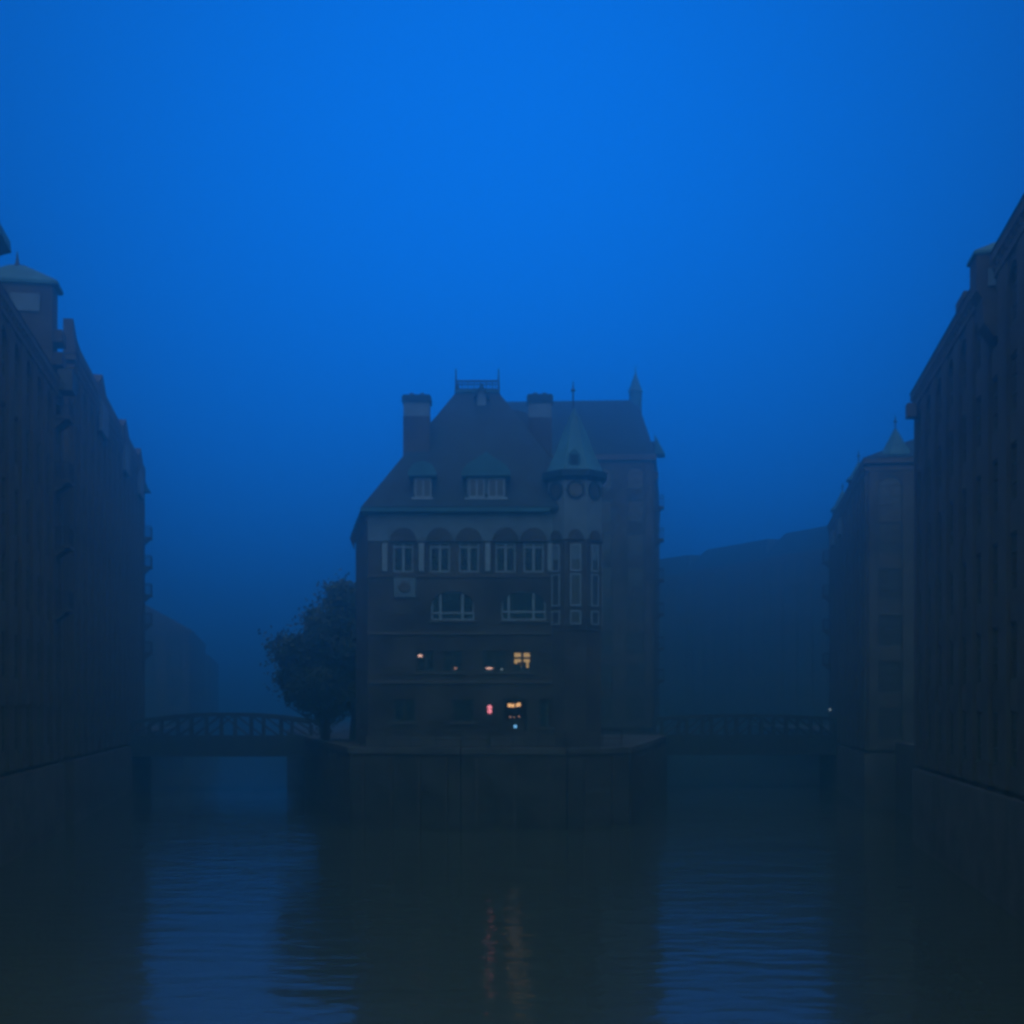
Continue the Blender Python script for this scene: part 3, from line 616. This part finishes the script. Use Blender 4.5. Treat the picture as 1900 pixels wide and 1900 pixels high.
def t_arch():
    return MB().extr([(x, PZ(1004)+z) for x, z in arch_pts(1.0, 0.62, 12)], -0.09, -0.004).build('arch', 'brick_dark')
for k in (0, 1, 2, -1):
    turret_face(k, oculus); turret_face(k, oculus_pane); turret_face(k, t_arch)
    for ya, yb in ((1012,1062),(1066,1126),(1134,1160)):
        turret_face(k, slit(ya,yb)); turret_face(k, slit_pane(ya,yb))
    turret_face(k, lambda: MB().box(-0.27,0.27,-0.05,-0.004,PZ(1040),PZ(1016)).build('panel', 'plaster'))

# ------------------------------------------------------------------ lamps in and around the house
def lamp(name, label, x, y, Y, rx_, rz_, m, group=None, cord=0.5):
    p = W(x, y, Y); t = thing(name, label, 'lamp', (p.x, p.y, p.z), 0, group)
    n = 12; r = MB(); prof = [(0.02,-rz_),(rx_*0.75,-rz_*0.7),(rx_,0),(rx_*0.75,rz_*0.7),(0.02,rz_)]
    r.lathe(0,0,prof,n).build('lamp_shade', m, t)
    if cord: MB().tube((0,0,rz_*0.9),(0,0,rz_+cord),0.015,5).build('cord', 'iron', t)
    else: MB().lathe(0,0,[(0.07,-rz_-0.12),(0.03,-rz_-0.1),(0.03,-rz_*0.8)],8).build('lamp_foot', 'iron', t)
    return t
lamp('pendant_lamp', 'glowing pinkish pendant lamp in the leftmost dining window', 779, 1217, 85.6, 0.17, 0.09, 'lamp_pink', cord=0.25)
lamp('table_lamp', 'dim reddish table lamp on the sill of the second dining window', 843, 1240, 85.55, 0.19, 0.07, 'lamp_dim', cord=0)
lamp('table_lamp', 'low warm table lamp at the left of the third dining window', 908, 1240, 85.55, 0.24, 0.06, 'lamp_pink', cord=0)
lamp('table_lamp', 'tiny pale table lamp at the right of the third dining window', 931, 1242, 85.55, 0.07, 0.05, 'lamp_white', cord=0)
p = W(954, 1308, 85.5); t = thing('tube_lamp', 'bright orange tube lamp across the top of the terrace door', 'lamp', tuple(p))
pts = [W(942,1308.5,85.5),W(950,1309,85.5),W(957,1309.5,85.5),W(961,1307.5,85.5),W(966,1307,85.5)]; m = MB()
for a, b in zip(pts[:-1], pts[1:]): m.tube(a-p, b-p, 0.105, 10)
m.build('tube', 'lamp_warm', t)
for q in (pts[0], pts[-1]): MB().tube(q-p+Vector((0,0,0.1)), q-p+Vector((0,0,0.36)), 0.012, 5).build('hanger', 'iron', t)
ct = thing('bar_counter', 'dark bar counter just inside the terrace door', 'counter', tuple(W(955,1356,85.9)))
zc_ = W(0,1334,85.7).z-ct.location.z
MB().box(-0.68,0.68,-0.3,0.4,zc_-0.08,zc_).build('counter_top', 'wood', ct); MB().box(-0.6,0.6,-0.22,0.3,0.0,zc_-0.082).build('counter_front', 'wood', ct)
for x_, y_, s_ in ((947,1330.5,'leftmost'),(955,1331,'middle'),(963,1329.5,'rightmost')):
    lamp('candle_lamp', s_+' of the three tiny amber lights on the bar counter', x_, y_, 85.62, 0.06, 0.05, 'lamp_dim', 'lights on the bar counter', cord=0)
lamp('step_lamp', 'small cold blue lamp at the foot of the terrace door', 956, 1348, 84.8, 0.11, 0.1, 'lamp_blue', cord=0)
# signal post with two red lamps
p = W(908.5, 1316, 83.2)
t = thing('signal_post', 'signal post with two red lamps one above the other on the quay edge', 'signal light', (p.x, p.y, QZ))
MB().lathe(0,0,[(0.14,0),(0.14,0.06),(0.055,0.1),(0.05,p.z-QZ-0.4)],10).build('post', 'iron', t)
MB().box(-0.2,0.2,-0.02,0.16,p.z-QZ-0.38,p.z-QZ+0.38).build('backboard', 'iron', t)
for dz in (0.12, -0.13):
    n = 16; zz = p.z-QZ+dz
    MB().loft([[(r*math.cos(2*math.pi*i/n), y, zz+r*math.sin(2*math.pi*i/n)) for i in range(n)] for r, y in ((0.14,-0.022),(0.13,-0.06),(0.06,-0.1))]).build('red_lamp', 'lamp_red', t)
# quay railing round the tip
def rail_run(label, pts):
    base_ = ((pts[0][0]+pts[-1][0])/2, (pts[0][1]+pts[-1][1])/2, QZ); t = thing('quay_railing', label, 'railing', base_, world=True)
    for (ax, ay), (bx_, by_) in zip(pts[:-1], pts[1:]):
        L = math.hypot(bx_-ax, by_-ay); n = max(1, round(L/1.6))
        for i in range(n+1):
            f = i/n; MB().tube((ax+(bx_-ax)*f, ay+(by_-ay)*f, QZ+0.02),(ax+(bx_-ax)*f, ay+(by_-ay)*f, QZ+1.05),0.03).build('post', 'iron', t)
        for z_ in (1.03, 0.55): MB().tube((ax,ay,QZ+z_),(bx_,by_,QZ+z_),0.025).build('rail', 'iron', t)
rail_run('thin iron railing along the quay edge in front of the turreted house', [(-9.2,84.3),(-3.0,82.5),(3.1,82.5),(6.7,84.8)])

# ------------------------------------------------------------------ bridges
def bridge(label, xa, xb, Y, rise, ztop, n, group='canal bridges beside the island'):
    t = thing('bridge', label, 'bridge', ((xa+xb)/2, Y, 0), 0, group, world=False)
    L = xb-xa; zb, zd = 3.05, 4.55
    MB().box(-L/2-1.0, L/2+1.0, 0.35, 5.65, zd-0.35, zd).build('deck', 'asphalt', t)
    for y_ in (0.0, 6.0):
        MB().box(-L/2-0.8, L/2+0.8, y_-0.18, y_+0.18, zb, zd+0.25).build('plate_girder', 'iron_green', t)
        pts = [(-L/2+L*i/24, ztop-rise*(2*i/24-1)**2) for i in range(25)]; m = MB()
        for a, b in zip(pts[:-1], pts[1:]): m.extr([(a[0],a[1]-0.3),(b[0],b[1]-0.3),(b[0],b[1]),(a[0],a[1])], y_-0.2, y_+0.2)
        m.build('arched_chord', 'iron_green', t)
        for i in range(n+1):
            x_ = -L/2+L*i/n; zz = ztop-rise*(2*i/n-1)**2-0.301
            MB().box(x_-0.16, x_+0.16, y_-0.14, y_+0.14, zd+0.251, zz).build('hanger_post', 'iron_green', t)
            if i < n:
                x2 = x_+L/n; z2 = ztop-rise*(2*(i+1)/n-1)**2-0.3
                a, b = ((x_+0.16,y_,zd+0.25),(x2-0.16,y_,z2)) if i < n/2 else ((x_+0.16,y_,zz),(x2-0.16,y_,zd+0.25))
                MB().tube(a, b, 0.09, 6).build('diagonal', 'iron_green', t)
    for x_ in (-L/2-0.9, L/2+0.9): MB().box(x_-0.9, x_+0.9, -0.6, 6.6, -1, zb-0.01).build('abutment', 'granite', t)
    return t
bridge('iron bridge with arched top girder crossing the left canal beside the tree', lx(122)+0.4, -17.6, 121.5, 0.75, 6.9, 6)
bridge('flatter iron bridge crossing the right canal beside the island warehouse', 13.6, rx(126)-0.4, 126.0, 0.3, 6.75, 7)
p = W(1540, 1317, 125.2); t = thing('street_lamp', 'tiny lit street lamp at the right end of the right bridge', 'street lamp', (p.x, p.y, 4.56))
h_ = p.z-4.56; MB().lathe(0,0,[(0.12,0),(0.12,0.1),(0.05,0.2),(0.04,h_-0.12)],8).build('post', 'iron', t)
MB().lathe(0,0,[(0.05,h_-0.12),(0.1,h_),(0.06,h_+0.12)],8).build('lamp_glass', 'lamp_white', t); MB().lathe(0,0,[(0.16,h_+0.12),(0.03,h_+0.26)],8).build('lamp_cap', 'iron', t)

# ------------------------------------------------------------------ trees
def tree(label, x, y, h, crown, trunk_h, seed, leaves=5200, group='trees on the island behind the house'):
    rnd = random.Random(seed); t = thing('tree', label, 'tree', (x, y, QZ), 0, group)
    m = MB(); m.tube((0,0,-0.05),(0.1,0.05,trunk_h),0.28,9,0.2); tips = []
    for i in range(11):
        a = i*2.4+rnd.random(); rr = crown[0]*rnd.uniform(0.35,0.75); z1 = trunk_h+(h-trunk_h)*rnd.uniform(0.25,0.9)
        q = (math.cos(a)*rr, math.sin(a)*rr, z1); z0 = trunk_h*rnd.uniform(0.75,1.0); m.tube((0.05,0,z0), q, 0.11, 6, 0.03); tips.append(q)
    m.build('trunk', 'bark', t)
    cz = (trunk_h+h)/2+0.2; rz_ = (h-trunk_h)/2+0.3; clumps = []
    for i in range(74):
        while True:
            v = Vector((rnd.uniform(-1,1), rnd.uniform(-1,1), rnd.uniform(-1,1)))
            if v.length < 1: break
        v *= 0.86; clumps.append((v.x*crown[0], v.y*crown[0], cz+v.z*rz_, rnd.choice((0.4,0.55,0.75,1.0,1.25))))
    L = MB()
    for i in range(leaves):
        cx, cy, cz_, r = rnd.choice(clumps); v = Vector((rnd.gauss(0,1), rnd.gauss(0,1), rnd.gauss(0,1))).normalized()*r*(rnd.uniform(0.4,1.0) if rnd.random() < 0.86 else rnd.uniform(1.0,1.7))
        c_ = Vector((cx,cy,cz_))+v; a = Vector((rnd.gauss(0,1),rnd.gauss(0,1),rnd.gauss(0,1))).normalized(); b = a.orthogonal().normalized(); s_ = rnd.uniform(0.10,0.2)
        L.v += [tuple(c_-a*s_), tuple(c_+b*s_*0.6), tuple(c_+a*s_), tuple(c_-b*s_*0.6)]; k = len(L.v); L.f.append((k-4,k-3,k-2,k-1))
    me = bpy.data.meshes.new('crown'); me.from_pydata(L.v, [], L.f); me.materials.append(MATS['leaf']); me.update()
    place('crown', me, t)
tree('broad leafy tree at the island edge between the left bridge and the house', -13.8, 103, 9.6, (4.5,), 2.0, 1, 24000)
tree('taller rounded tree close against the left wall of the turreted house', -12.2, 106, 12.2, (4.3,), 2.0, 2, 22000)

tree('low spreading tree overhanging the water, leftmost of the three island trees', -14.7, 108, 7.6, (4.1,), 1.0, 5, 20000)

# ------------------------------------------------------------------ air
HB = (-820, 820, -320, 1320, -2.4, 41.5)
m = bpy.data.materials.new('haze'); m.use_nodes = True; t = m.node_tree; t.nodes.clear()
pv = N(t, 'ShaderNodeVolumePrincipled'); pv.inputs['Color'].default_value = (0.32, 0.96, 0.955, 1); pv.inputs['Density'].default_value = HAZE_DENSITY; pv.inputs['Anisotropy'].default_value = HAZE_G
ou = N(t, 'ShaderNodeOutputMaterial'); t.links.new(pv.outputs[0], ou.inputs['Volume']); MATS['haze'] = m
hz = MB().box(*HB).build('haze', 'haze'); tag(hz, 'pale blue dusk haze filling the canal air', 'haze', kind='stuff')
